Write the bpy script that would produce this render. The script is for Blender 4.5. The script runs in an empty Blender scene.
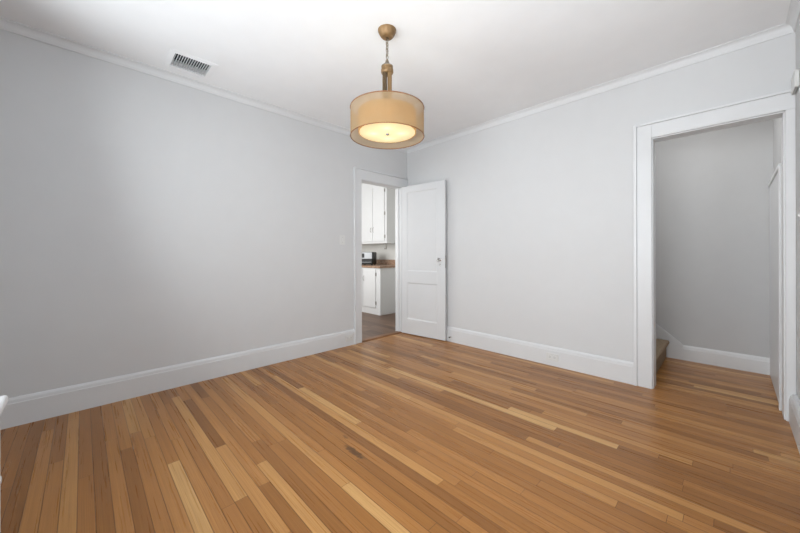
import bpy, bmesh, math, random
from mathutils import Vector, Matrix

random.seed(7)
SC = bpy.context.scene
COL = SC.collection
PI = math.pi

# ------------------------------------------------------------------ camera
YAW = 0.79745
cam_d = bpy.data.cameras.new('camera')
cam = bpy.data.objects.new('camera', cam_d)
COL.objects.link(cam)
cam_d.sensor_fit = 'HORIZONTAL'
cam_d.sensor_width = 36.0
cam_d.lens = 324.5 / 800 * 36.0
cam_d.shift_y = -(266.5 - 254.03) / 800
cam_d.clip_start = 0.02
cam.matrix_world = (Matrix.Translation((3.2986, -3.3678, 1.12)) @ Matrix.Rotation(YAW, 4, 'Z')
                    @ Matrix.Rotation(PI / 2, 4, 'X') @ Matrix.Rotation(-0.0028, 4, 'Z'))
SC.camera = cam

# ------------------------------------------------------------------ world, lights, exposure
SC.view_settings.view_transform = 'Standard'
SC.view_settings.look = 'None'
SC.view_settings.gamma = 1.0
SC.view_settings.use_curve_mapping = False
SC.view_settings.exposure = -0.04
wd = bpy.data.worlds.new('world')
SC.world = wd
wd.use_nodes = True
wd.node_tree.nodes['Background'].inputs[0].default_value = (0.75, 0.85, 1.0, 1)
wd.node_tree.nodes['Background'].inputs[1].default_value = 1.0


def area(name, loc, target, sx, sy, power, col=(1, 1, 1)):
    d = bpy.data.lights.new(name, 'AREA')
    d.shape = 'RECTANGLE'
    d.size, d.size_y = sx, sy
    d.energy = power
    d.color = col
    o = bpy.data.objects.new(name, d)
    COL.objects.link(o)
    o.location = loc
    o.rotation_euler = (Vector(target) - Vector(loc)).to_track_quat('-Z', 'Y').to_euler()
    return o


# added area lamps inside the room, standing in for daylight of unseen windows
area('near_window_fill_a', (0.95, -3.93, 1.50), (2.6, 0, 2.2), 1.1, 1.5, 27, (0.90, 0.96, 1.0)).data.spread = 2.5
area('near_window_fill_b', (2.75, -3.93, 1.50), (2.45, 0, 2.25), 1.3, 1.5, 49, (0.94, 0.975, 1.0)).data.spread = 2.5
area('right_window_fill', (3.56, -2.45, 1.45), (0, -2.65, 2.35), 1.25, 1.5, 20, (0.90, 0.96, 1.0))
# added fill lamps for the kitchen and stair hall; no such source is seen
area('kitchen_fill', (-1.6, -1.35, 1.6), (-1.6, 1, 1.2), 1.6, 1.3, 40, (1.0, 1.0, 1.0))
area('stairwell_fill', (0.75, 0.60, 2.05), (3.5, 0.66, 1.55), 0.6, 0.9, 8.0, (0.98, 0.99, 1.0)).data.spread = 2.1
area('stair_hall_fill', (3.05, 0.36, 2.57), (2.75, 1.1, 0.5), 0.4, 0.3, 5.5, (1.0, 0.99, 0.97))  # added fill under the hall ceiling


# ------------------------------------------------------------------ node helpers
def new_mat(name):
    m = bpy.data.materials.new(name)
    m.use_nodes = True
    nt = m.node_tree
    return m, nt, nt.nodes['Principled BSDF']


def nd(nt, typ, **kw):
    n = nt.nodes.new(typ)
    for k, v in kw.items():
        setattr(n, k, v)
    return n


def setin(nt, sock, v):
    if isinstance(v, bpy.types.NodeSocket):
        nt.links.new(v, sock)
    else:
        sock.default_value = v


def mth(nt, op, a, b=0.0, c=0.0):
    n = nd(nt, 'ShaderNodeMath', operation=op)
    for s, v in zip(n.inputs, (a, b, c)):
        setin(nt, s, v)
    return n.outputs[0]


def noise(nt, vec, scale, detail=3.0, rough=0.5):
    n = nd(nt, 'ShaderNodeTexNoise')
    nt.links.new(vec, n.inputs['Vector'])
    n.inputs['Scale'].default_value = scale
    n.inputs['Detail'].default_value = detail
    n.inputs['Roughness'].default_value = rough
    return n.outputs['Fac']


def mixc(nt, fac, a, b, blend='MIX'):
    n = nd(nt, 'ShaderNodeMix', data_type='RGBA', blend_type=blend)
    setin(nt, n.inputs[0], fac)
    setin(nt, n.inputs[6], a)
    setin(nt, n.inputs[7], b)
    return n.outputs[2]


def ramp(nt, fac, stops):
    n = nd(nt, 'ShaderNodeValToRGB')
    nt.links.new(fac, n.inputs[0])
    e = n.color_ramp.elements
    while len(e) < len(stops):
        e.new(0.5)
    for k, (pos, c) in enumerate(stops):
        e[k].position = pos
        e[k].color = (*c, 1)
    return n.outputs[0]


def lin(r, g, b):
    f = lambda v: v / 12.92 if v <= 0.04045 else ((v + 0.055) / 1.055) ** 2.4
    return (f(r / 255), f(g / 255), f(b / 255))


def paint(name, rgb, rough=0.6, bump=0.02, scale=180, var=0.02, metal=0.0, spec=0.4):
    m, nt, b = new_mat(name)
    tc = nd(nt, 'ShaderNodeTexCoord').outputs['Object']
    c = lin(*rgb)
    lo = tuple(v * (1 - var) for v in c)
    hi = tuple(min(1, v * (1 + var)) for v in c)
    nt.links.new(ramp(nt, noise(nt, tc, 6, 3), [(0.3, lo), (0.7, hi)]), b.inputs['Base Color'])
    b.inputs['Roughness'].default_value = rough
    b.inputs['Metallic'].default_value = metal
    b.inputs['Specular IOR Level'].default_value = spec
    if bump:
        bp = nd(nt, 'ShaderNodeBump')
        bp.inputs['Strength'].default_value = bump
        bp.inputs['Distance'].default_value = 0.01
        nt.links.new(noise(nt, tc, scale, 2), bp.inputs['Height'])
        nt.links.new(bp.outputs[0], b.inputs['Normal'])
    return m


def plank_mat(name, stops, w, lmin, lmax, rough, gap_dark=0.22, stain=None, grain=0.5, knots=True):
    """Boards running along x: every row has its own board length and shift, every board its own tone."""
    m, nt, b = new_mat(name)
    pos = nd(nt, 'ShaderNodeTexCoord').outputs['Object']
    sp = nd(nt, 'ShaderNodeSeparateXYZ')
    nt.links.new(pos, sp.inputs[0])
    x, y = sp.outputs[0], sp.outputs[1]
    v = mth(nt, 'DIVIDE', mth(nt, 'ADD', y, 20.0), w)
    row = mth(nt, 'FLOOR', v)
    fv = mth(nt, 'FRACT', v)

    def wn(a, bb=0.0):
        n = nd(nt, 'ShaderNodeTexWhiteNoise', noise_dimensions='2D')
        cb = nd(nt, 'ShaderNodeCombineXYZ')
        setin(nt, cb.inputs[0], a)
        setin(nt, cb.inputs[1], bb)
        nt.links.new(cb.outputs[0], n.inputs['Vector'])
        return n.outputs['Value'], n.outputs['Color']
    r1, _ = wn(row, 3.3)
    r2, _ = wn(row, 9.7)
    L = mth(nt, 'MULTIPLY_ADD', r1, lmax - lmin, lmin)
    u = mth(nt, 'ADD', mth(nt, 'DIVIDE', mth(nt, 'ADD', x, 20.0), L), mth(nt, 'MULTIPLY', r2, 31.0))
    colm = mth(nt, 'FLOOR', u)
    fu = mth(nt, 'FRACT', u)
    tone, tcol = wn(row, colm)
    spc = nd(nt, 'ShaderNodeSeparateColor')
    nt.links.new(tcol, spc.inputs[0])
    # grain coordinates: stretched along the board, shifted per board
    cb = nd(nt, 'ShaderNodeCombineXYZ')
    nt.links.new(mth(nt, 'ADD', mth(nt, 'MULTIPLY', x, 0.7), mth(nt, 'MULTIPLY', spc.outputs[0], 57.0)), cb.inputs[0])
    nt.links.new(mth(nt, 'ADD', mth(nt, 'MULTIPLY', y, 34.0), mth(nt, 'MULTIPLY', spc.outputs[1], 41.0)), cb.inputs[1])
    nt.links.new(mth(nt, 'MULTIPLY', spc.outputs[2], 13.0), cb.inputs[2])
    g1 = noise(nt, cb.outputs[0], 2.2, 5, 0.6)
    cb2 = nd(nt, 'ShaderNodeCombineXYZ')
    nt.links.new(mth(nt, 'ADD', mth(nt, 'MULTIPLY', x, 1.3), mth(nt, 'MULTIPLY', spc.outputs[1], 23.0)), cb2.inputs[0])
    nt.links.new(mth(nt, 'ADD', mth(nt, 'MULTIPLY', y, 160.0), mth(nt, 'MULTIPLY', spc.outputs[0], 19.0)), cb2.inputs[1])
    g2 = noise(nt, cb2.outputs[0], 2.0, 3, 0.6)
    base = ramp(nt, tone, stops)
    gr = mth(nt, 'ADD', mth(nt, 'MULTIPLY', mth(nt, 'SUBTRACT', g1, 0.5), 1.0 * grain),
             mth(nt, 'MULTIPLY', mth(nt, 'SUBTRACT', g2, 0.5), 1.5 * grain))
    fac = mth(nt, 'ADD', gr, 1.0)
    cv = nd(nt, 'ShaderNodeCombineXYZ')
    for k in range(3):
        # grain darkens blue a little more than red
        nt.links.new(mth(nt, 'POWER', fac, (0.8, 1.0, 1.2)[k]), cv.inputs[k])
    c = mixc(nt, 1.0, base, cv.outputs[0], 'MULTIPLY')
    # joints between boards
    ev = mth(nt, 'MULTIPLY', mth(nt, 'MINIMUM', fv, mth(nt, 'SUBTRACT', 1.0, fv)), w)
    eu = mth(nt, 'MULTIPLY', mth(nt, 'MINIMUM', fu, mth(nt, 'SUBTRACT', 1.0, fu)), L)
    jv = nd(nt, 'ShaderNodeMapRange')
    nt.links.new(ev, jv.inputs[0])
    jv.inputs[1].default_value = 0.0003
    jv.inputs[2].default_value = 0.0022
    ju = nd(nt, 'ShaderNodeMapRange')
    nt.links.new(eu, ju.inputs[0])
    ju.inputs[1].default_value = 0.0003
    ju.inputs[2].default_value = 0.0016
    jn = mth(nt, 'MINIMUM', jv.outputs[0], ju.outputs[0])
    # some joints wider and darker than others
    jn = mth(nt, 'MAXIMUM', jn, mth(nt, 'MULTIPLY', r2, 0.45))
    c = mixc(nt, jn, mixc(nt, 1.0, c, (gap_dark, gap_dark * 0.85, gap_dark * 0.7, 1), 'MULTIPLY'), c)
    if stain:
        for sx, sy, rx, ry, amt in stain:
            dx = mth(nt, 'DIVIDE', mth(nt, 'SUBTRACT', x, sx), rx)
            dy = mth(nt, 'DIVIDE', mth(nt, 'SUBTRACT', y, sy), ry)
            d2 = mth(nt, 'ADD', mth(nt, 'MULTIPLY', dx, dx), mth(nt, 'MULTIPLY', dy, dy))
            d2 = mth(nt, 'ADD', d2, mth(nt, 'MULTIPLY', mth(nt, 'SUBTRACT', noise(nt, pos, 45, 3), 0.5), 2.2))
            s = nd(nt, 'ShaderNodeMapRange')
            nt.links.new(d2, s.inputs[0])
            s.inputs[1].default_value = 0.3
            s.inputs[2].default_value = 1.1
            s.inputs[3].default_value = amt
            s.inputs[4].default_value = 0.0
            c = mixc(nt, s.outputs[0], c, (0.05, 0.025, 0.012, 1))
    nt.links.new(c, b.inputs['Base Color'])
    rr = mth(nt, 'MULTIPLY_ADD', g1, 0.16, rough - 0.08)
    nt.links.new(rr, b.inputs['Roughness'])
    b.inputs['Specular IOR Level'].default_value = 0.32
    bp = nd(nt, 'ShaderNodeBump')
    bp.inputs['Strength'].default_value = 0.25
    bp.inputs['Distance'].default_value = 0.002
    nt.links.new(mth(nt, 'ADD', mth(nt, 'MULTIPLY', jn, 1.0), mth(nt, 'MULTIPLY', g1, 0.25)), bp.inputs['Height'])
    nt.links.new(bp.outputs[0], b.inputs['Normal'])
    return m


# ------------------------------------------------------------------ materials
M = {}
M['wall'] = paint('wall_paint_pale_grey', (207, 207.5, 208), 0.75, 0.0, 120, 0.008, spec=0.25)
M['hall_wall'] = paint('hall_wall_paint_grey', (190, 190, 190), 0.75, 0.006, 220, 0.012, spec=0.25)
M['kitchen_wall'] = paint('kitchen_wall_paint', (222, 222, 218), 0.75, 0.03, 220, 0.01, spec=0.25)
M['ceiling'] = paint('ceiling_paint_white', (238, 239, 240), 0.85, 0.006, 120, 0.01, spec=0.2)
M['crown'] = paint('crown_paint_white', (216, 217, 218), 0.6, 0.006, 60, 0.01)
M['trim'] = paint('trim_paint_white', (214, 215, 216), 0.38, 0.012, 60, 0.01)
M['door'] = paint('door_paint_white', (210, 211, 212), 0.4, 0.012, 60, 0.01)
M['cabinet'] = paint('cabinet_paint_white', (230, 231, 231), 0.4, 0.01, 60, 0.01)
M['floor'] = plank_mat('oak_strip_floor',
                       [(0.0, lin(132, 87, 44)), (0.2, lin(148, 99, 50)), (0.5, lin(160, 109, 58)),
                        (0.8, lin(170, 119, 66)), (0.93, lin(182, 134, 79)), (1.0, lin(198, 156, 101))],
                       0.0565, 0.6, 2.0, 0.29, 0.28, grain=0.55,
                       stain=[(1.80, -2.272, 0.10, 0.022, 0.75), (1.64, -2.22, 0.03, 0.012, 0.5)])
M['kitchen_floor'] = plank_mat('grey_brown_plank_floor',
                               [(0.0, lin(92, 70, 56)), (0.5, lin(112, 88, 72)), (1.0, lin(130, 105, 88))],
                               0.12, 0.9, 1.4, 0.42, 0.6, grain=0.4)
M['threshold'] = paint('oak_threshold', (124, 82, 46), 0.35, 0.05, 30, 0.25)
M['chrome'] = paint('polished_chrome', (190, 188, 184), 0.18, 0.0, 1, 0.02, metal=1.0)
M['steel'] = paint('brushed_steel', (178, 181, 184), 0.35, 0.02, 300, 0.03, metal=0.3)
M['black'] = paint('black_plastic', (24, 24, 25), 0.35, 0.02, 120, 0.1)
M['dark'] = paint('dark_duct_metal', (88, 90, 95), 0.6, 0.02, 60, 0.1)
M['vent'] = paint('register_enamel_white', (228, 229, 230), 0.4, 0.01, 60, 0.01)
M['plastic'] = paint('white_plastic_plate', (214, 214, 212), 0.35, 0.0, 1, 0.01)
M['slot'] = paint('outlet_slot_dark', (120, 118, 114), 0.6, 0.0, 1, 0.02)
M['nickel'] = paint('satin_nickel', (168, 165, 160), 0.3, 0.0, 1, 0.03, metal=1.0)
M['gold'] = paint('aged_gold_leaf', (128, 101, 68), 0.45, 0.15, 55, 0.28, metal=0.3)
M['gold_dark'] = paint('aged_bronze_gold', (92, 74, 52), 0.45, 0.12, 55, 0.25, metal=0.3)
M['pewter'] = paint('pale_pewter_cap', (142, 132, 118), 0.4, 0.08, 60, 0.12, metal=0.5)
M['rim'] = paint('brown_trim_tape', (128, 84, 48), 0.6, 0.03, 200, 0.08)


def glass_mat():
    m, nt, b = new_mat('clear_knob_glass')
    tc = nd(nt, 'ShaderNodeTexCoord').outputs['Object']
    b.inputs['Base Color'].default_value = (0.95, 0.97, 0.97, 1)
    b.inputs['Transmission Weight'].default_value = 0.85
    nt.links.new(ramp(nt, noise(nt, tc, 40, 1), [(0.3, (0.05,) * 3), (0.7, (0.12,) * 3)]), b.inputs['Roughness'])
    return m


M['glass'] = glass_mat()


def carpet_mat():
    m, nt, b = new_mat('beige_stair_carpet')
    tc = nd(nt, 'ShaderNodeTexCoord').outputs['Object']
    n1 = noise(nt, tc, 75, 3, 0.7)
    nt.links.new(ramp(nt, n1, [(0.34, lin(96, 80, 64)), (0.5, lin(148, 128, 106)), (0.66, lin(196, 178, 154))]),
                 b.inputs['Base Color'])
    b.inputs['Roughness'].default_value = 0.95
    b.inputs['Specular IOR Level'].default_value = 0.1
    bp = nd(nt, 'ShaderNodeBump')
    bp.inputs['Strength'].default_value = 0.7
    bp.inputs['Distance'].default_value = 0.01
    nt.links.new(n1, bp.inputs['Height'])
    nt.links.new(bp.outputs[0], b.inputs['Normal'])
    return m


M['carpet'] = carpet_mat()


def granite_mat():
    m, nt, b = new_mat('brown_speckled_laminate')
    tc = nd(nt, 'ShaderNodeTexCoord').outputs['Object']
    n1 = noise(nt, tc, 26, 5, 0.7)
    n2 = noise(nt, tc, 90, 3, 0.7)
    c = ramp(nt, n1, [(0.3, lin(130, 98, 80)), (0.46, lin(184, 148, 122)), (0.6, lin(212, 180, 154)), (0.75, lin(150, 130, 118))])
    c = mixc(nt, mth(nt, 'MULTIPLY', n2, 0.6), c, (*lin(84, 62, 52), 1))
    nt.links.new(c, b.inputs['Base Color'])
    b.inputs['Roughness'].default_value = 0.3
    return m


M['granite'] = granite_mat()


def sheer_mat(name, rgb, trans, weave):
    """Thin fabric: part see-through, part diffuse, part letting lamp light through."""
    m, nt, b = new_mat(name)
    out = nt.nodes['Material Output']
    nt.nodes.remove(b)
    tc = nd(nt, 'ShaderNodeTexCoord').outputs['Object']
    c = lin(*rgb)
    col = ramp(nt, noise(nt, tc, weave, 2), [(0.3, tuple(v * 0.93 for v in c)), (0.7, c)])
    df = nd(nt, 'ShaderNodeBsdfDiffuse')
    tl = nd(nt, 'ShaderNodeBsdfTranslucent')
    tp = nd(nt, 'ShaderNodeBsdfTransparent')
    nt.links.new(col, df.inputs[0])
    nt.links.new(col, tl.inputs[0])
    tp.inputs[0].default_value = (1, 0.96, 0.88, 1)
    m1 = nd(nt, 'ShaderNodeMixShader')
    m1.inputs[0].default_value = 0.5
    nt.links.new(df.outputs[0], m1.inputs[1])
    nt.links.new(tl.outputs[0], m1.inputs[2])
    m2 = nd(nt, 'ShaderNodeMixShader')
    m2.inputs[0].default_value = trans
    nt.links.new(m1.outputs[0], m2.inputs[1])
    nt.links.new(tp.outputs[0], m2.inputs[2])
    nt.links.new(m2.outputs[0], out.inputs[0])
    return m


M['organza'] = sheer_mat('sheer_gold_organza', (184, 161, 128), 0.30, 300)
M['linen'] = sheer_mat('cream_inner_linen', (206, 168, 114), 0.0, 220)


def glow_mat(name, strength, bulbs):
    """Frosted glass lit from inside: brighter where the four bulbs sit behind it."""
    m, nt, b = new_mat(name)
    tc = nd(nt, 'ShaderNodeTexCoord').outputs['Object']
    sp = nd(nt, 'ShaderNodeSeparateXYZ')
    nt.links.new(tc, sp.inputs[0])
    tot = None
    for bx, by in bulbs:
        dx = mth(nt, 'SUBTRACT', sp.outputs[0], bx)
        dy = mth(nt, 'SUBTRACT', sp.outputs[1], by)
        d2 = mth(nt, 'ADD', mth(nt, 'MULTIPLY', dx, dx), mth(nt, 'MULTIPLY', dy, dy))
        g = mth(nt, 'DIVIDE', 0.0012, mth(nt, 'ADD', d2, 0.0012))
        tot = g if tot is None else mth(nt, 'ADD', tot, g)
    b.inputs['Base Color'].default_value = (*lin(205, 188, 145), 1)
    b.inputs['Roughness'].default_value = 0.4
    b.inputs['Emission Color'].default_value = (1.0, 0.83, 0.46, 1)
    nt.links.new(mth(nt, 'MULTIPLY_ADD', tot, strength * 0.68, strength * 0.46), b.inputs['Emission Strength'])
    return m


def bulb_mat():
    m, nt, b = new_mat('lit_bulb')
    b.inputs['Base Color'].default_value = (1, 0.9, 0.7, 1)
    b.inputs['Emission Color'].default_value = (1.0, 0.92, 0.80, 1)
    b.inputs['Emission Strength'].default_value = 8.0
    return m


M['bulb'] = bulb_mat()


# ------------------------------------------------------------------ mesh helpers
def box(bm, x0, x1, y0, y1, z0, z1, bev=0.0, seg=2, mat=None):
    r = bmesh.ops.create_cube(bm, size=1.0)
    vs = r['verts']
    for v in vs:
        v.co = Vector((x0 + (v.co.x + 0.5) * (x1 - x0), y0 + (v.co.y + 0.5) * (y1 - y0), z0 + (v.co.z + 0.5) * (z1 - z0)))
    if bev:
        es = list({e for v in vs for e in v.link_edges})
        rb = bmesh.ops.bevel(bm, geom=es, offset=bev, segments=seg, affect='EDGES', profile=0.5)
        vs = list({v for f in rb['faces'] for v in f.verts} | {v for v in vs if v.is_valid})
    if mat is not None:
        for v in vs:
            v.co = mat @ v.co
    return vs


def lathe(bm, prof, seg=32, mat=None, cap=True):
    """prof: list of (r, z) from bottom to top."""
    rings = []
    for r, z in prof:
        ring = []
        for k in range(seg):
            a = 2 * PI * k / seg
            p = Vector((r * math.cos(a), r * math.sin(a), z))
            ring.append(bm.verts.new(mat @ p if mat is not None else p))
        rings.append(ring)
    for a, b in zip(rings, rings[1:]):
        for k in range(seg):
            bm.faces.new((a[k], a[(k + 1) % seg], b[(k + 1) % seg], b[k]))
    if cap:
        bm.faces.new(list(reversed(rings[0])))
        bm.faces.new(rings[-1])


def tube(bm, pts, rad, seg=8, closed=False):
    pts = [Vector(p) for p in pts]
    n = len(pts)
    rings = []
    up0 = None
    for i, p in enumerate(pts):
        if closed:
            t = (pts[(i + 1) % n] - pts[i - 1]).normalized()
        else:
            t = (pts[min(i + 1, n - 1)] - pts[max(i - 1, 0)]).normalized()
        if up0 is None:
            up0 = Vector((0, 0, 1)) if abs(t.z) < 0.9 else Vector((1, 0, 0))
        a = (up0 - t * up0.dot(t)).normalized()
        up0 = a
        b = t.cross(a)
        rings.append([bm.verts.new(p + (a * math.cos(2 * PI * k / seg) + b * math.sin(2 * PI * k / seg)) * rad) for k in range(seg)])
    last = n if closed else n - 1
    for i in range(last):
        A, B = rings[i], rings[(i + 1) % n]
        for k in range(seg):
            bm.faces.new((A[k], A[(k + 1) % seg], B[(k + 1) % seg], B[k]))
    if not closed:
        bm.faces.new(list(reversed(rings[0])))
        bm.faces.new(rings[-1])


def extrude_profile(bm, prof, place0, place1):
    """prof: closed 2-D outline (a, b); place0 / place1 map an outline point to the two ends."""
    A = [bm.verts.new(place0(a, b)) for a, b in prof]
    B = [bm.verts.new(place1(a, b)) for a, b in prof]
    n = len(prof)
    for k in range(n):
        bm.faces.new((A[k], A[(k + 1) % n], B[(k + 1) % n], B[k]))
    bm.faces.new(list(reversed(A)))
    bm.faces.new(B)


def obj(name, bm, mat, parent=None, smooth=False):
    bmesh.ops.recalc_face_normals(bm, faces=bm.faces[:])
    me = bpy.data.meshes.new(name)
    bm.to_mesh(me)
    bm.free()
    me.materials.append(mat)
    if smooth:
        for p in me.polygons:
            p.use_smooth = True
        try:
            me.set_sharp_from_angle(angle=math.radians(40))
        except Exception:
            pass
    o = bpy.data.objects.new(name, me)
    COL.objects.link(o)
    if parent is not None:
        o.parent = parent
    return o


def BM():
    return bmesh.new()


def thing(name, label, cat, loc=(0, 0, 0), rotz=0.0, group=None):
    o = bpy.data.objects.new(name, None)
    COL.objects.link(o)
    o.empty_display_size = 0.1
    o.location = loc
    o.rotation_euler = (0, 0, rotz)
    return tag(o, label, cat, group)


def tag(o, label, cat, group=None):
    o['label'] = label
    o['category'] = cat
    if group:
        o['group'] = group
    return o


def struct(name, bm, mat, parent=None, smooth=False):
    o = obj(name, bm, mat, parent, smooth)
    if parent is None:
        o['kind'] = 'structure'
    return o


# ------------------------------------------------------------------ sizes taken from the photograph
H = 2.637          # ceiling
CB = 2.579         # lower edge of the crown moulding
W = 3.592           # right wall
YN = -3.97         # wall behind the camera
T = 0.12           # wall thickness
D0, D1, DH = -0.842, -0.120, 2.066      # kitchen doorway in the left wall (y range, height)
O0, O1, OH = 2.835, 3.546, 2.072        # stair hall opening in the back wall (x range, height)
HY = 1.15          # far wall of the stair hall
HX = 3.562         # right wall of the stair hall
HL = 0.60          # far left end of the stair hall
KY = 1.13          # kitchen back wall
KX = -3.2          # kitchen left wall
KN = -1.55         # kitchen near wall

# ------------------------------------------------------------------ structure
b = BM()
box(b, 0.0, W + 0.1, YN - 0.1, T, -0.06, 0.0)
box(b, HL, HX + 0.14, T, HY + 0.1, -0.06, 0.0)
struct('floor', b, M['floor'])
b = BM()
box(b, KX - 0.1, -0.045, KN - 0.1, KY + 0.1, -0.06, 0.0)
struct('floor_kitchen', b, M['kitchen_floor'])

VX0, VX1, VY0, VY1 = 0.165, 0.395, -2.875, -2.625     # duct opening
b = BM()
box(b, -T, VX0, YN - 0.1, T, H, H + 0.1)
box(b, VX1, W + 0.1, YN - 0.1, T, H, H + 0.1)
box(b, VX0, VX1, YN - 0.1, VY0, H, H + 0.1)
box(b, VX0, VX1, VY1, T, H, H + 0.1)
struct('ceiling', b, M['ceiling'])
b = BM()
box(b, KX - 0.1, -T, KN - 0.1, KY + 0.1, 2.6, 2.7)
struct('ceiling_kitchen', b, M['ceiling'])
b = BM()
box(b, HL - 0.1, HX + 0.14, T, HY + 0.1, 2.6, 2.7)
struct('ceiling_hall', b, M['ceiling'])

b = BM()
box(b, -T, 0, YN - 0.1, D0, 0, H)
box(b, -T, 0, D1, T, 0, H)
box(b, -T, 0, D0, D1, DH, H)
struct('wall_left', b, M['wall'])
b = BM()
box(b, 0, O0, 0, T, 0, H)
box(b, O1, W + 0.1, 0, T, 0, H)
box(b, O0, O1, 0, T, OH, H)
struct('wall_back', b, M['wall'])
b = BM()
RY0, RY1 = -3.10, -1.80          # window in the right wall
box(b, W, W + 0.1, YN - 0.1, RY0, 0, H)
box(b, W, W + 0.1, RY1, 0, 0, H)
box(b, W, W + 0.1, RY0, RY1, 0, 0.78)
box(b, W, W + 0.1, RY0, RY1, 2.32, H)
struct('wall_right', b, M['wall'])
b = BM()
for x0, x1 in ((0, 0.38), (1.52, 2.08), (3.42, W)):
    box(b, x0, x1, YN - 0.1, YN, 0, H)
for x0, x1 in ((0.38, 1.52), (2.08, 3.42)):
    box(b, x0, x1, YN - 0.1, YN, 0, 0.78)
    box(b, x0, x1, YN - 0.1, YN, 2.34, H)
struct('wall_near', b, M['wall'])
b = BM()
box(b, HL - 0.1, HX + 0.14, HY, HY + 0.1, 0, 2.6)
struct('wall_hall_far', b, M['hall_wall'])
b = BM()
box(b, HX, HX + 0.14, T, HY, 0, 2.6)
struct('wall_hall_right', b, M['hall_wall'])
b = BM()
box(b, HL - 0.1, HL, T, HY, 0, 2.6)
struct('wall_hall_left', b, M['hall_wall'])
b = BM()
box(b, KX - 0.1, -T, KY, KY + 0.1, 0, 2.6)
struct('wall_kitchen_back', b, M['kitchen_wall'])
b = BM()
box(b, KX - 0.1, KX, KN, KY, 0, 2.6)
struct('wall_kitchen_left', b, M['kitchen_wall'])
b = BM()
box(b, KX - 0.1, -T, KN - 0.1, KN, 0, 2.6)
struct('wall_kitchen_near', b, M['kitchen_wall'])
b = BM()
box(b, -T, -0.02, T, KY + 0.1, 0, 2.6)
struct('wall_kitchen_right', b, M['kitchen_wall'])


def window(name, axis, a0, a1, z0, z1, plane, s):
    """Sash window filling a wall hole; s points into the room."""
    b = BM()

    def bb(u0, u1, z_0, z_1, d0, d1):
        lo, hi = sorted((plane + s * d0, plane + s * d1))
        if axis == 'x':
            box(b, u0, u1, lo, hi, z_0, z_1, 0.003)
        else:
            box(b, lo, hi, u0, u1, z_0, z_1, 0.003)
    f = 0.045
    zm = (z0 + z1) / 2
    for u0, u1, za, zb in ((a0, a0 + f, z0, z1), (a1 - f, a1, z0, z1), (a0 + f, a1 - f, z0, z0 + f),
                           (a0 + f, a1 - f, z1 - f, z1), (a0 + f, a1 - f, zm - 0.025, zm + 0.025)):
        bb(u0, u1, za, zb, -0.08, -0.03)
    fr = struct(name, b, M['trim'])
    g = BM()
    lo, hi = sorted((plane + s * -0.058, plane + s * -0.052))
    if axis == 'x':
        box(g, a0 + f, a1 - f, lo, hi, z0 + f, z1 - f)
    else:
        box(g, lo, hi, a0 + f, a1 - f, z0 + f, z1 - f)
    obj('pane', g, M['pane'], fr)


def pane_mat():
    m, nt, b = new_mat('window_glass')
    tc = nd(nt, 'ShaderNodeTexCoord').outputs['Object']
    b.inputs['Transmission Weight'].default_value = 1.0
    b.inputs['IOR'].default_value = 1.45
    nt.links.new(ramp(nt, noise(nt, tc, 3, 1), [(0.3, (0.0,) * 3), (0.7, (0.02,) * 3)]), b.inputs['Roughness'])
    return m


M['pane'] = pane_mat()
window('window_1', 'x', 0.38, 1.52, 0.78, 2.34, YN, 1)
window('window_2', 'x', 2.08, 3.42, 0.78, 2.34, YN, 1)
window('window_3', 'y', RY0, RY1, 0.78, 2.32, W, -1)

# crown moulding: small cove, one length per wall
CP = 0.046
crown = [(0, CB), (0.008, CB), (0.010, CB + 0.010)]
for k in range(7):
    a = PI / 2 * k / 6
    crown.append((0.012 + (CP - 0.016) * (1 - math.cos(a)), CB + 0.012 + (H - 0.008 - CB - 0.012) * math.sin(a)))
crown += [(CP, H - 0.006), (CP, H), (0, H)]
b = BM()
extrude_profile(b, crown, lambda a, z: Vector((a, YN, z)), lambda a, z: Vector((a, -a, z)))
struct('trim_1', b, M['crown'], smooth=True)
b = BM()
extrude_profile(b, crown, lambda a, z: Vector((a, -a, z)), lambda a, z: Vector((W - a, -a, z)))
struct('trim_2', b, M['crown'], smooth=True)
b = BM()
extrude_profile(b, crown, lambda a, z: Vector((W - a, -a, z)), lambda a, z: Vector((W - a, YN, z)))
struct('trim_3', b, M['crown'], smooth=True)

# baseboards: flat board with a moulded cap
BH = 0.187
bprof = [(0, 0), (0.020, 0), (0.020, BH - 0.036), (0.017, BH - 0.032), (0.017, BH - 0.028), (0.015, BH - 0.014), (0.009, BH - 0.004), (0.006, BH), (0, BH)]


def baseboard(name, p0, p1, n, extra=0.0, cut=0.0):
    b = BM()
    p0, p1, n = Vector((*p0, 0)), Vector((*p1, 0)), Vector((*n, 0))
    prof = [(a + (extra if a else 0.0), z - (cut if z else 0.0)) for a, z in bprof]
    extrude_profile(b, prof, lambda a, z: p0 + n * a + Vector((0, 0, z)), lambda a, z: p1 + n * a + Vector((0, 0, z)))
    return struct(name, b, M['trim'])


CW = 0.112
baseboard('baseboard_left', (0, YN), (0, D0 - CW), (1, 0))
baseboard('baseboard_back', (0.02, 0), (O0 - CW - 0.012, 0), (0, -1))
baseboard('baseboard_right', (W, YN), (W, -0.0195), (-1, 0), 0.014)
baseboard('baseboard_hall_far', (2.93, HY), (HX, HY), (0, -1), 0.0, 0.033)
baseboard('baseboard_near', (0.02, YN), (W - 0.02, YN), (0, 1))


def casing(name, boards):
    b = BM()
    for x in boards:
        box(b, *x, 0.003)
    return struct(name, b, M['trim'])


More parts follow.
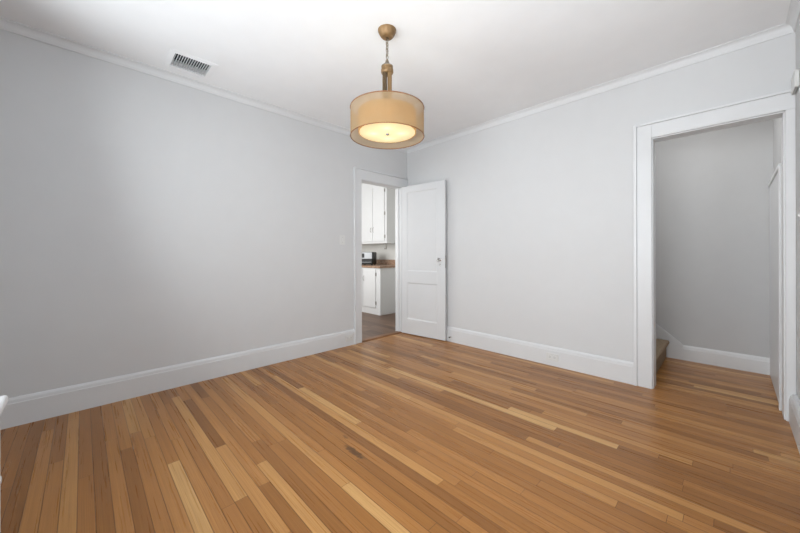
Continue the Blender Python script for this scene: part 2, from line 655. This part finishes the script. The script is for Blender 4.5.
# casing of the kitchen doorway (outer back band slightly proud), jamb lining and stop
e = 0.012
casing('trim_4', [(0, 0.019, D0 - CW + 0.016, D0, 0, DH + CW + 0.014), (0, 0.030, D0 - CW - 0.002, D0 - CW + 0.016, 0, DH + CW + 0.030),
                  (0, 0.019, D1, -0.001, 0, DH),
                  (0, 0.019, D0, -0.001, DH, DH + CW + 0.014), (0, 0.030, D0 - CW + 0.016, -0.001, DH + CW + 0.014, DH + CW + 0.030)])
casing('trim_5', [(-T - 0.002, 0.001, D0 - 0.0, D0 + 0.006, 0, DH - 0.006), (-T - 0.002, 0.001, D1 - 0.006, D1, 0, DH - 0.006),
                  (-T - 0.002, 0.001, D0, D1, DH - 0.006, DH),
                  (-0.085, -0.040, D0 + 0.006, D0 + 0.018, 0, DH - 0.006), (-0.085, -0.040, D1 - 0.018, D1 - 0.006, 0, DH - 0.006)])
# casing of the stair hall opening
casing('trim_6', [(O0 - CW + 0.012, O0, -0.019, 0, 0, OH + CW), (O0 - CW - 0.012, O0 - CW + 0.012, -0.030, 0, 0, OH + CW + 0.018),
                  (O1, W - 0.001, -0.019, 0, 0, OH),
                  (O0, W - 0.001, -0.019, 0, OH, OH + CW), (O0 - CW + 0.012, W - 0.001, -0.030, 0, OH + CW, OH + CW + 0.018)])
casing('trim_7', [(O0 - 0.002, O0 + 0.008, -0.001, T + 0.002, 0, OH - 0.008), (O1 - 0.008, O1 + 0.002, -0.001, T + 0.002, 0, OH - 0.008),
                  (O0, O1, -0.001, T + 0.002, OH - 0.008, OH + 0.001)])
# skirt board that climbs beside the stairs on the far hall wall
b = BM()
outline = [(2.930, 0.0), (2.930, 0.140), (2.905, 0.172), (2.905 - 1.75, 0.172 + 1.75 * 0.83), (2.905 - 1.75, 0.0)]
extrude_profile(b, outline, lambda x, z: Vector((x, HY - 0.018, z)), lambda x, z: Vector((x, HY, z)))
struct('trim_8', b, M['trim'])
b = BM()
cap = [(2.934, 0.130), (2.934, 0.156), (2.910, 0.187), (2.905 - 1.75, 0.191 + 1.75 * 0.83), (2.905 - 1.75, 0.160 + 1.75 * 0.83), (2.905, 0.160)]
extrude_profile(b, cap, lambda x, z: Vector((x, HY - 0.030, z)), lambda x, z: Vector((x, HY - 0.018, z)))
struct('trim_9', b, M['trim'])
# wooden threshold of the kitchen doorway
b = BM()
th = [(-0.10, 0.0), (-0.10, 0.004), (-0.078, 0.013), (-0.005, 0.013), (0.016, 0.003), (0.016, 0.0)]
extrude_profile(b, th, lambda x, z: Vector((x, D0 + 0.006, z)), lambda x, z: Vector((x, D1 - 0.006, z)))
struct('trim_10', b, M['threshold'])


# ------------------------------------------------------------------ doors
def panel_door(name, w, h, t, panels, mat):
    """Leaf in local x 0..w, front face y=0, back y=t; sunk panels on both faces."""
    b = BM()
    xs = sorted({0, w} | {p[0] for p in panels} | {p[1] for p in panels})
    # stiles and rails as slabs around the panels
    px0, px1 = panels[0][0], panels[0][1]
    box(b, 0, px0, 0, t, 0, h, 0.002)
    box(b, px1, w, 0, t, 0, h, 0.002)
    z = 0
    for p in sorted(panels, key=lambda q: q[2]):
        box(b, px0, px1, 0, t, z, p[2])
        z = p[3]
    box(b, px0, px1, 0, t, z, h)
    leaf = b
    pans = []
    for x0, x1, z0, z1 in panels:
        q = BM()
        # panel field with a sloped sticking moulding round its edge
        d = 0.009
        m_ = 0.016
        box(q, x0 + m_, x1 - m_, d, t - d, z0 + m_, z1 - m_)
        for y0, y1 in ((0.0015, d), (t - 0.0015, t - d)):
            o_ = [(x0, z0), (x1, z0), (x1, z1), (x0, z1)]
            i_ = [(x0 + m_, z0 + m_), (x1 - m_, z0 + m_), (x1 - m_, z1 - m_), (x0 + m_, z1 - m_)]
            A = [q.verts.new((x, y0, zz)) for x, zz in o_]
            B = [q.verts.new((x, y1, zz)) for x, zz in i_]
            for k in range(4):
                q.faces.new((A[k], A[(k + 1) % 4], B[(k + 1) % 4], B[k]))
        pans.append(q)
    return leaf, pans


ang = math.atan2(0.074, 0.715)
LW = 0.719
leaf, pans = panel_door('door', LW, 2.055, 0.034,
                        [(0.100, LW - 0.120, 0.205, 0.715), (0.100, LW - 0.120, 0.872, 1.968)], M['door'])
door = bpy.data.objects.new('door_1', None)
COL.objects.link(door)
door.empty_display_size = 0.1
door.location = (0.022, -0.141, 0.010)
door.rotation_euler = (0, 0, ang)
door['kind'] = 'structure'
tag(door, 'white two-panel wooden door standing open against the back wall', 'door')
obj('door_leaf', leaf, M['door'], door)
for q in pans:
    obj('door_panel', q, M['door'], door)


def disc_mat(x, y, z, axis):
    m = Matrix.Translation((x, y, z))
    if axis == '-y':
        return m @ Matrix.Rotation(PI / 2, 4, 'X')
    if axis == 'y':
        return m @ Matrix.Rotation(-PI / 2, 4, 'X')
    if axis == 'x':
        return m @ Matrix.Rotation(PI / 2, 4, 'Y')
    if axis == '-x':
        return m @ Matrix.Rotation(-PI / 2, 4, 'Y')
    return m


kx = LW - 0.072
b = BM()
lathe(b, [(0.020, 0.0), (0.020, 0.003), (0.014, 0.006), (0.009, 0.008), (0.009, 0.022), (0.012, 0.026)], 24, disc_mat(kx, 0, 1.035, '-y'))
kn = obj('door_knob', b, M['chrome'], door, True)
kn['label'] = 'chrome knob stem with faceted glass knob'
b = BM()
lathe(b, [(0.012, 0.026), (0.021, 0.031), (0.026, 0.040), (0.026, 0.046), (0.020, 0.055), (0.010, 0.058)], 12, disc_mat(kx, 0, 1.035, '-y'))
obj('glass_knob', b, M['glass'], kn)
b = BM()
lathe(b, [(0.0085, 0.0), (0.0085, 0.002), (0.006, 0.004)], 16, disc_mat(kx, 0, 0.975, '-y'))
box(b, kx - 0.006, kx + 0.006, -0.003, 0, 0.950, 0.975, 0.001)
ke = obj('keyhole_plate', b, M['chrome'], door)
b = BM()
lathe(b, [(0.0028, 0.0), (0.0028, 0.0046)], 10, disc_mat(kx, 0, 0.977, '-y'))
box(b, kx - 0.0015, kx + 0.0015, -0.0042, 0, 0.962, 0.976)
obj('keyhole', b, M['slot'], ke)
b = BM()
box(b, LW - 0.001, LW + 0.0015, 0.006, 0.028, 0.93, 1.09, 0.0004)
lp = obj('latch_plate', b, M['nickel'], door)
b = BM()
box(b, LW, LW + 0.009, 0.012, 0.022, 1.022, 1.046, 0.002)
obj('latch_bolt', b, M['nickel'], lp)
for hz in (0.22, 1.03, 1.84):
    b = BM()
    lathe(b, [(0.004, 0.0), (0.006, 0.004), (0.006, 0.086), (0.004, 0.09)], 12, Matrix.Translation((-0.004, 0.038, hz - 0.045)))
    box(b, -0.0015, 0.0005, 0.004, 0.036, hz - 0.04, hz + 0.04)
    obj('hinge', b, M['door'], door, True)

# low white door in the right wall of the stair hall
d2 = bpy.data.objects.new('door_2', None)
COL.objects.link(d2)
d2.location = (HX - 0.030, HY - 0.008, 0.004)
d2.rotation_euler = (0, 0, -PI / 2)
d2['kind'] = 'structure'
tag(d2, 'low white cupboard door on the right wall of the stair hall', 'door')
b = BM()
box(b, 0.0, 0.945, 0.004, 0.0295, 0, 1.72, 0.002)
obj('door_leaf', b, M['door'], d2)
b = BM()
box(b, 0.945, 0.982, -0.004, 0.0295, 0, 1.72, 0.002)
obj('door_edge_strip', b, M['trim'], d2)
b = BM()
box(b, 0.0, 0.982, -0.005, 0.0295, 1.72, 1.748, 0.002)
obj('top_rail', b, M['trim'], d2)

# ------------------------------------------------------------------ carpeted stairs in the hall
st = thing('staircase', 'beige carpeted stairs climbing left behind the hall opening', 'stairs', (2.80, (T + HY) / 2, 0))
y0, y1 = T + 0.004 - (T + HY) / 2, HY - 0.028 - (T + HY) / 2
for k in range(6):
    b = BM()
    z0, z1 = 0.187 * k, 0.187 * (k + 1)
    xr = -0.225 * k
    # riser and tread carpet in one wrap with a rounded nosing
    pr = [(xr - 0.30, z0 + 0.0005), (xr, z0 + 0.0005), (xr, z1 - 0.045)]
    for j in range(7):
        a = -PI / 2 + PI * j / 6
        pr.append((xr + 0.008 + 0.018 * math.cos(a), z1 - 0.022 + 0.022 * math.sin(a)))
    pr += [(xr - 0.30, z1)]
    extrude_profile(b, pr, lambda x, z: Vector((x, y0, z)), lambda x, z: Vector((x, y1, z)))
    obj('step', b, M['carpet'], st, True)

# ------------------------------------------------------------------ pendant light
PX, PY = 1.666, -1.8905
lamp = thing('pendant_light', 'gold pendant light with a double drum shade hanging from the ceiling', 'ceiling light', (PX, PY, H))


def P(z):
    return z - H


b = BM()
prof = [(0.010, P(2.586)), (0.030, P(2.5865)), (0.037, P(2.589)), (0.048, P(2.602)), (0.057, P(2.618)), (0.061, P(2.628)), (0.062, P(2.637))]
lathe(b, prof, 40)
cn = obj('canopy', b, M['gold'], lamp, True)
b = BM()
lathe(b, [(0.003, P(2.568)), (0.009, P(2.572)), (0.011, P(2.579)), (0.008, P(2.588))], 16)
obj('canopy_finial', b, M['gold_dark'], cn, True)
# chain of oval links, alternating by a quarter turn
zt = 2.574
nl = 6
ll = 0.030
for k in range(nl):
    b = BM()
    zc = P(zt - 0.012 - k * 0.0212)
    pts = []
    for j in range(20):
        a = 2 * PI * j / 20
        u = 0.0088 * math.cos(a)
        vv = 0.0155 * math.sin(a)
        pts.append((u, 0, zc + vv) if k % 2 == 0 else (0, u, zc + vv))
    tube(b, pts, 0.0026, 8, True)
    obj('chain_link', b, M['pewter'], lamp, True)
b = BM()
cord = [(0.004 * math.sin(k * 0.9), 0.004 * math.cos(k * 0.9), P(2.572 - k * 0.0107)) for k in range(14)]
tube(b, cord, 0.0016, 6)
obj('cord', b, M['pewter'], lamp, True)
# cap, collar, fluted stem
b = BM()
lathe(b, [(0.040, P(2.386)), (0.040, P(2.392)), (0.030, P(2.400)), (0.017, P(2.412)), (0.010, P(2.430)), (0.006, P(2.440))], 28)
obj('stem_cap', b, M['pewter'], lamp, True)
b = BM()
lathe(b, [(0.032, P(2.338)), (0.038, P(2.343)), (0.042, P(2.352)), (0.042, P(2.370)), (0.038, P(2.380)), (0.040, P(2.386))], 28)
obj('collar', b, M['gold'], lamp, True)
for k in range(4):
    a = 2 * PI * k / 4 + YAW
    b = BM()
    box(b, -0.0142, 0.0142, -0.0142, 0.0142, P(1.95), P(2.342), 0.004, 2,
        Matrix.Rotation(a, 4, 'Z') @ Matrix.Translation((0.0168, 0.0168, 0)))
    obj('stem_rod', b, M['gold'] if k % 2 else M['gold_dark'], lamp, True)
R = 0.2475
b = BM()
lathe(b, [(R, P(1.9145)), (R, P(2.1))], 72, cap=False)
sh = obj('outer_shade', b, M['organza'], lamp, True)
sh['label'] = 'sheer gold outer drum shade'
for z in (1.913, 2.1015):
    b = BM()
    tube(b, [(R * math.cos(2 * PI * k / 72), R * math.sin(2 * PI * k / 72), P(z)) for k in range(72)], 0.0032, 8, True)
    obj('shade_rim', b, M['rim'], sh, True)
R2 = 0.195
b = BM()
lathe(b, [(R2, P(1.940)), (R2, P(2.082))], 64, cap=False)
ins = obj('inner_shade', b, M['linen'], lamp, True)
ins['label'] = 'cream inner drum shade lit from inside'
b = BM()
for k in range(4):
    a = PI / 2 * k + 0.3
    tube(b, [(0.02 * math.cos(a), 0.02 * math.sin(a), P(2.090)), (R * math.cos(a), R * math.sin(a), P(2.099))], 0.0025, 6)
obj('shade_spider', b, M['gold_dark'], lamp)
bulbs = [(0.095 * math.cos(a), 0.095 * math.sin(a)) for a in (YAW + 0.0, YAW + PI / 2, YAW + PI, YAW + 1.5 * PI)]
M['diffuser'] = glow_mat('frosted_lit_diffuser', 1.0, bulbs)
b = BM()
lathe(b, [(0.0005, P(1.9360)), (0.10, P(1.9363)), (0.178, P(1.9380)), (0.188, P(1.9405)), (0.188, P(1.9435)), (0.0005, P(1.9415))], 64, cap=False)
df = obj('diffuser', b, M['diffuser'], lamp, True)
df['label'] = 'glowing frosted glass disc under the shade'
b = BM()
lathe(b, [(0.002, P(1.9240)), (0.007, P(1.9255)), (0.0105, P(1.9290)), (0.0115, P(1.9350)), (0.008, P(1.9375))], 20)
obj('finial', b, M['nickel'], df, True)
for bx, by in bulbs:
    b = BM()
    mt = Matrix.Translation((bx, by, P(1.99)))
    lathe(b, [(0.004, -0.030), (0.016, -0.026), (0.024, -0.012), (0.026, 0.0), (0.022, 0.014), (0.013, 0.028), (0.012, 0.040)], 16, mt)
    bu = obj('bulb', b, M['bulb'], lamp, True)
    b = BM()
    lathe(b, [(0.014, 0.0402), (0.014, 0.066), (0.010, 0.070)], 16, mt)
    tube(b, [(bx, by, P(2.056)), (bx * 0.35, by * 0.35, P(2.058))], 0.005, 8)
    obj('socket', b, M['gold_dark'], bu, True)

# ------------------------------------------------------------------ ceiling register
vt = thing('ceiling_vent', 'white slatted air vent set in the ceiling by the left wall', 'vent', (0.28, -2.745, H))
fx0, fx1, fy0, fy1 = 0.128 - 0.28, 0.430 - 0.28, -2.905 + 2.745, -2.590 + 2.745
gx0, gx1, gy0, gy1 = VX0 - 0.28 + 0.004, VX1 - 0.28 - 0.004, VY0 + 2.745 + 0.004, VY1 + 2.745 - 0.004
b = BM()
O_ = [(fx0, fy0), (fx1, fy0), (fx1, fy1), (fx0, fy1)]
I_ = [(gx0, gy0), (gx1, gy0), (gx1, gy1), (gx0, gy1)]
lv = [(O_, -0.0005), (O_, -0.004), (I_, -0.009), (I_, 0.012)]
rg = [[b.verts.new((x, y, z)) for x, y in pp] for pp, z in lv]
for A, B in zip(rg, rg[1:]):
    for k in range(4):
        b.faces.new((A[k], A[(k + 1) % 4], B[(k + 1) % 4], B[k]))
obj('vent_frame', b, M['ceiling'], vt)
ns = 15
for k in range(ns):
    yy = gy0 + (gy1 - gy0) * (k + 0.5) / ns
    b = BM()
    # curved blade running across the opening
    prof = []
    for j in range(6):
        s = j / 5
        prof.append((yy + 0.010 * (s - 0.3) ** 2 * 1.4 - 0.002, -0.007 + 0.022 * s))
    outl = prof + [(y + 0.0012, z) for y, z in reversed(prof)]
    extrude_profile(b, outl, lambda y, z: Vector((gx0, y, z)), lambda y, z: Vector((gx1, y, z)))
    obj('slat', b, M['vent'], vt)
b = BM()
box(b, -0.004, 0.012, gy1 - 0.085, gy1 - 0.0775, -0.010, -0.006, 0.001)
obj('damper_lever', b, M['vent'], vt)
# added pale sheet behind the blades, standing in for light on the wall-side slats
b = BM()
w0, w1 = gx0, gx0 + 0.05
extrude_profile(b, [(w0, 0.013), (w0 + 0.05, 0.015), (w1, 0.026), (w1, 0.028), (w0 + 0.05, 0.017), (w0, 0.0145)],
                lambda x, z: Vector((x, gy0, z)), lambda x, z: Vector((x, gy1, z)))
obj('slat_light_sheet', b, M['vent'], vt)
b = BM()
q = 0.006
box(b, VX0 - 0.28 + 0.0005, VX1 - 0.28 - 0.0005, VY0 + 2.745 + 0.0005, VY1 + 2.745 - 0.0005, 0.085, 0.095)
ducts = ((VX0 - 0.2795, VX0 - 0.2765, VY0 + 2.7455, VY1 + 2.7445), (VX1 - 0.2835, VX1 - 0.2805, VY0 + 2.7455, VY1 + 2.7445),
         (VX0 - 0.2765, VX1 - 0.2835, VY0 + 2.7455, VY0 + 2.7485), (VX0 - 0.2765, VX1 - 0.2835, VY1 + 2.7415, VY1 + 2.7445))
for a in ducts:
    box(b, *a, 0.013, 0.085)
obj('duct', b, M['dark'], vt)


# ------------------------------------------------------------------ switches and outlets (local: face towards -y, up z)
def wall_plate(name, label, cat, loc, rotz, kind, w=0.075, h=0.115):
    t = thing(name, label, cat, loc, rotz)
    b = BM()
    box(b, -w / 2, w / 2, -0.006, 0, -h / 2, h / 2, 0.002, 2)
    pl = obj('cover_plate', b, M['plastic'], t)
    if kind == 'switch':
        b = BM()
        box(b, -0.005, 0.005, -0.016, -0.005, -0.004, 0.012, 0.0015)
        obj('toggle', b, M['plastic'], t)
        for s in (-1, 1):
            b = BM()
            lathe(b, [(0.003, 0.0), (0.003, 0.0075)], 10, disc_mat(0, 0, s * 0.03, '-y'))
            obj('screw', b, M['nickel'], pl)
    else:
        for s in (-1, 1):
            b = BM()
            box(b, s * 0.022 - 0.014, s * 0.022 + 0.014, -0.008, -0.005, -0.017, 0.017, 0.003)
            rc = obj('receptacle', b, M['plastic'], t)
            b = BM()
            box(b, s * 0.022 - 0.007, s * 0.022 + 0.001, -0.0085, -0.007, 0.005, 0.0075)
            box(b, s * 0.022 - 0.007, s * 0.022 + 0.001, -0.0085, -0.007, -0.0075, -0.005)
            lathe(b, [(0.0028, 0.0), (0.0028, 0.0085)], 10, disc_mat(s * 0.022 + 0.008, 0, 0, '-y'))
            obj('slots', b, M['slot'], rc)
    return t


wall_plate('light_switch', 'white light switch on the left wall beside the kitchen doorway', 'light switch', (0.0, -1.124, 1.294), PI / 2, 'switch')
wall_plate('light_switch', 'white light switch on the right wall at the edge of view', 'light switch', (W, -0.262, 1.345), -PI / 2, 'switch')
wall_plate('power_outlet', 'white outlet in the back baseboard between door and hall opening', 'outlet', (2.042, -0.0205, 0.088), 0, 'outlet', 0.118, 0.072)
wall_plate('power_outlet', 'white outlet in the left baseboard beside the kitchen doorway', 'outlet', (0.0205, -1.045, 0.098), PI / 2, 'outlet', 0.112, 0.078)

# door stop on the back baseboard, peeping out past the open door
ds = thing('door_stop', 'small dark door stop on the baseboard at the open door edge', 'door stop', (0.790, -0.0205, 0.062))
b = BM()
lathe(b, [(0.009, 0.0), (0.009, 0.003), (0.0045, 0.005), (0.0045, 0.022)], 14, disc_mat(0, 0, 0, '-y'))
obj('stem', b, M['nickel'], ds, True)
b = BM()
lathe(b, [(0.008, 0.0222), (0.009, 0.025), (0.009, 0.032), (0.006, 0.035)], 14, disc_mat(0, 0, 0, '-y'))
obj('rubber_tip', b, M['black'], ds, True)

# small white box high on the right wall
wb = thing('wall_box', 'small white box high on the right wall above the hall opening', 'wall box', (W, -0.10, 2.212))
b = BM()
box(b, -0.021, -0.0005, -0.085, 0.078, -0.052, 0.052, 0.004)
obj('cover', b, M['plastic'], wb)
b = BM()
box(b, -0.018, -0.004, -0.070, 0.063, -0.055, -0.0522)
obj('grille', b, M['nickel'], wb)

# ------------------------------------------------------------------ kitchen
# base cabinet
bx0, bx1, by0, by1 = -2.75, -1.185, 0.505, KY - 0.002
bc = thing('base_cabinet', 'white kitchen base cabinet under the brown worktop', 'cabinet', ((bx0 + bx1) / 2, (by0 + by1) / 2, 0))


def loc_box(b, t, x0, x1, y0, y1, z0, z1, bev=0.0):
    L = t.location
    box(b, x0 - L.x, x1 - L.x, y0 - L.y, y1 - L.y, z0 - L.z, z1 - L.z, bev)


b = BM()
loc_box(b, bc, bx0, bx1, by0, by1, 0.095, 0.862, 0.002)
obj('carcass', b, M['cabinet'], bc)
b = BM()
loc_box(b, bc, bx0, bx1 + 0.004, by0 - 0.004, by1, 0.0, 0.095, 0.002)
obj('toe_kick', b, M['cabinet'], bc)


def cab_door(t, x0, x1, z0, z1, yf, hinge, hz, hx):
    b = BM()
    loc_box(b, t, x0, x1, yf - 0.019, yf - 0.0005, z0, z1, 0.004)
    d = obj('cabinet_door', b, M['cabinet'], t)
    L = t.location
    b = BM()
    x, z, y = hx - L.x, hz - L.z, yf - 0.0195 - L.y
    tube(b, [(x, y, z - 0.045), (x, y - 0.012, z - 0.042), (x, y - 0.024, z - 0.02), (x, y - 0.026, z), (x, y - 0.024, z + 0.02),
             (x, y - 0.012, z + 0.042), (x, y, z + 0.045)], 0.0045, 8)
    obj('handle', b, M['nickel'], d, True)
    n = 2 if z1 - z0 < 0.8 else 3
    for k in range(n):
        zh = z0 + 0.09 + (z1 - z0 - 0.18) * k / (n - 1) - L.z
        b = BM()
        xx = hinge - L.x
        box(b, xx - 0.007, xx + 0.007, y - 0.003, y + 0.018, zh - 0.03, zh + 0.03, 0.002)
        obj('hinge', b, M['nickel'], d)


cab_door(bc, -1.672, -1.305, 0.125, 0.835, by0, -1.298, 0.66, -1.637)
cab_door(bc, -2.080, -1.692, 0.125, 0.835, by0, -2.087, 0.66, -1.727)
cab_door(bc, -2.500, -2.110, 0.125, 0.835, by0, -2.507, 0.66, -2.145)
# worktop with backsplash
wt = thing('worktop', 'brown speckled kitchen worktop with low backsplash', 'countertop', ((bx0 + bx1) / 2, (by0 + by1) / 2, 0.863))
b = BM()
loc_box(b, wt, bx0, bx1 + 0.02, by0 - 0.028, by1, 0.863, 0.900, 0.005)
obj('slab', b, M['granite'], wt)
b = BM()
loc_box(b, wt, bx0, bx1 + 0.02, by1 - 0.02, by1, 0.9005, 1.005, 0.003)
obj('backsplash', b, M['granite'], wt)
# upper cabinet
ux0, ux1, uy0, uy1 = -2.75, -1.318, 0.785, KY - 0.002
uc = thing('wall_cabinet', 'tall white double-door cabinet hung on the kitchen wall', 'cabinet', ((ux0 + ux1) / 2, (uy0 + uy1) / 2, 1.330))
b = BM()
loc_box(b, uc, ux0, ux1, uy0, uy1, 1.330, 2.59, 0.002)
obj('carcass', b, M['cabinet'], uc)
cab_door(uc, -1.720, -1.372, 1.372, 2.44, uy0, -1.364, 1.600, -1.690)
cab_door(uc, -2.078, -1.730, 1.372, 2.44, uy0, -2.086, 1.600, -1.762)
cab_door(uc, -2.560, -2.110, 1.372, 2.44, uy0, -2.567, 1.600, -2.140)
# side panel that carries the run on to the right of the upper cabinet
b = BM()
# bracket below the cabinet
br = thing('towel_bracket', 'small grey bracket under the kitchen wall cabinet', 'bracket', (-1.50, 0.93, 1.3295))
b = BM()
box(b, -0.018, 0.018, -0.03, 0.03, -0.006, 0, 0.001)
box(b, -0.006, 0.006, -0.014, 0.014, -0.115, -0.006, 0.002)
obj('arm', b, M['nickel'], br)
b = BM()
lathe(b, [(0.011, 0.0), (0.013, 0.003), (0.013, 0.03), (0.010, 0.033)], 14, disc_mat(-0.006, 0, -0.103, '-x'))
obj('end_knob', b, M['nickel'], br, True)
# toaster oven
ov = thing('toaster_oven', 'small black and silver toaster oven on the kitchen worktop', 'toaster oven', (-1.822, 0.700, 0.900), math.radians(35))
b = BM()
box(b, -0.105, 0.165, -0.14, 0.15, 0.016, 0.262, 0.012)
obj('body', b, M['black'], ov)
b = BM()
box(b, -0.100, 0.150, -0.150, -0.1405, 0.130, 0.255, 0.003)
pn = obj('control_panel', b, M['steel'], ov)
pn['label'] = 'silver upper front panel'
b = BM()
box(b, -0.090, -0.005, -0.1535, -0.1505, 0.150, 0.235, 0.002)
obj('display', b, M['black'], pn)
b = BM()
box(b, -0.100, 0.150, -0.150, -0.1405, 0.026, 0.126, 0.003)
od = obj('oven_door', b, M['black'], ov)
b = BM()
tube(b, [(-0.085, -0.1505, 0.062), (-0.085, -0.170, 0.062), (0.135, -0.170, 0.062), (0.135, -0.1505, 0.062)], 0.005, 8)
obj('handle', b, M['steel'], od, True)
for sx in (-0.075, 0.135):
    for sy in (-0.11, 0.12):
        b = BM()
        lathe(b, [(0.012, 0.0005), (0.014, 0.006), (0.014, 0.017)], 12, Matrix.Translation((sx, sy, 0)))
        obj('foot', b, M['black'], ov)

# ------------------------------------------------------------------ white cabinet whose end peeps in at the left edge
cx0, cx1, cy0, cy1 = 1.735, 2.60, YN + 0.022, -3.5505
cc = thing('low_cabinet', 'white moulded-top low cabinet at the lower left edge', 'cabinet', ((cx0 + cx1) / 2, (cy0 + cy1) / 2, 0))
b = BM()
loc_box(b, cc, cx0 + 0.004, cx1, cy0, cy1, 0.0, 0.644, 0.002)
obj('body', b, M['trim'], cc)
b = BM()
loc_box(b, cc, cx0 - 0.004, cx1 + 0.012, cy0, cy1 + 0.016, 0.664, 0.690, 0.007)
obj('top', b, M['trim'], cc)
b = BM()
loc_box(b, cc, cx0, cx1 + 0.006, cy0, cy1 + 0.008, 0.644, 0.664, 0.005)
obj('cornice', b, M['trim'], cc)
for k in range(2):
    x0 = cx0 + 0.02 + k * 0.415
    b = BM()
    loc_box(b, cc, x0, x0 + 0.405, cy1 + 0.0003, cy1 + 0.003, 0.10, 0.62, 0.001)
    d = obj('cabinet_door', b, M['trim'], cc)
    b = BM()
    L = cc.location
    lathe(b, [(0.008, 0.0), (0.012, 0.002), (0.010, 0.005)], 14,
          disc_mat((x0 + (0.03 if k == 0 else 0.37)) - L.x, cy1 + 0.003 - L.y, 0.455, 'y'))
    obj('knob', b, M['plastic'], d, True)
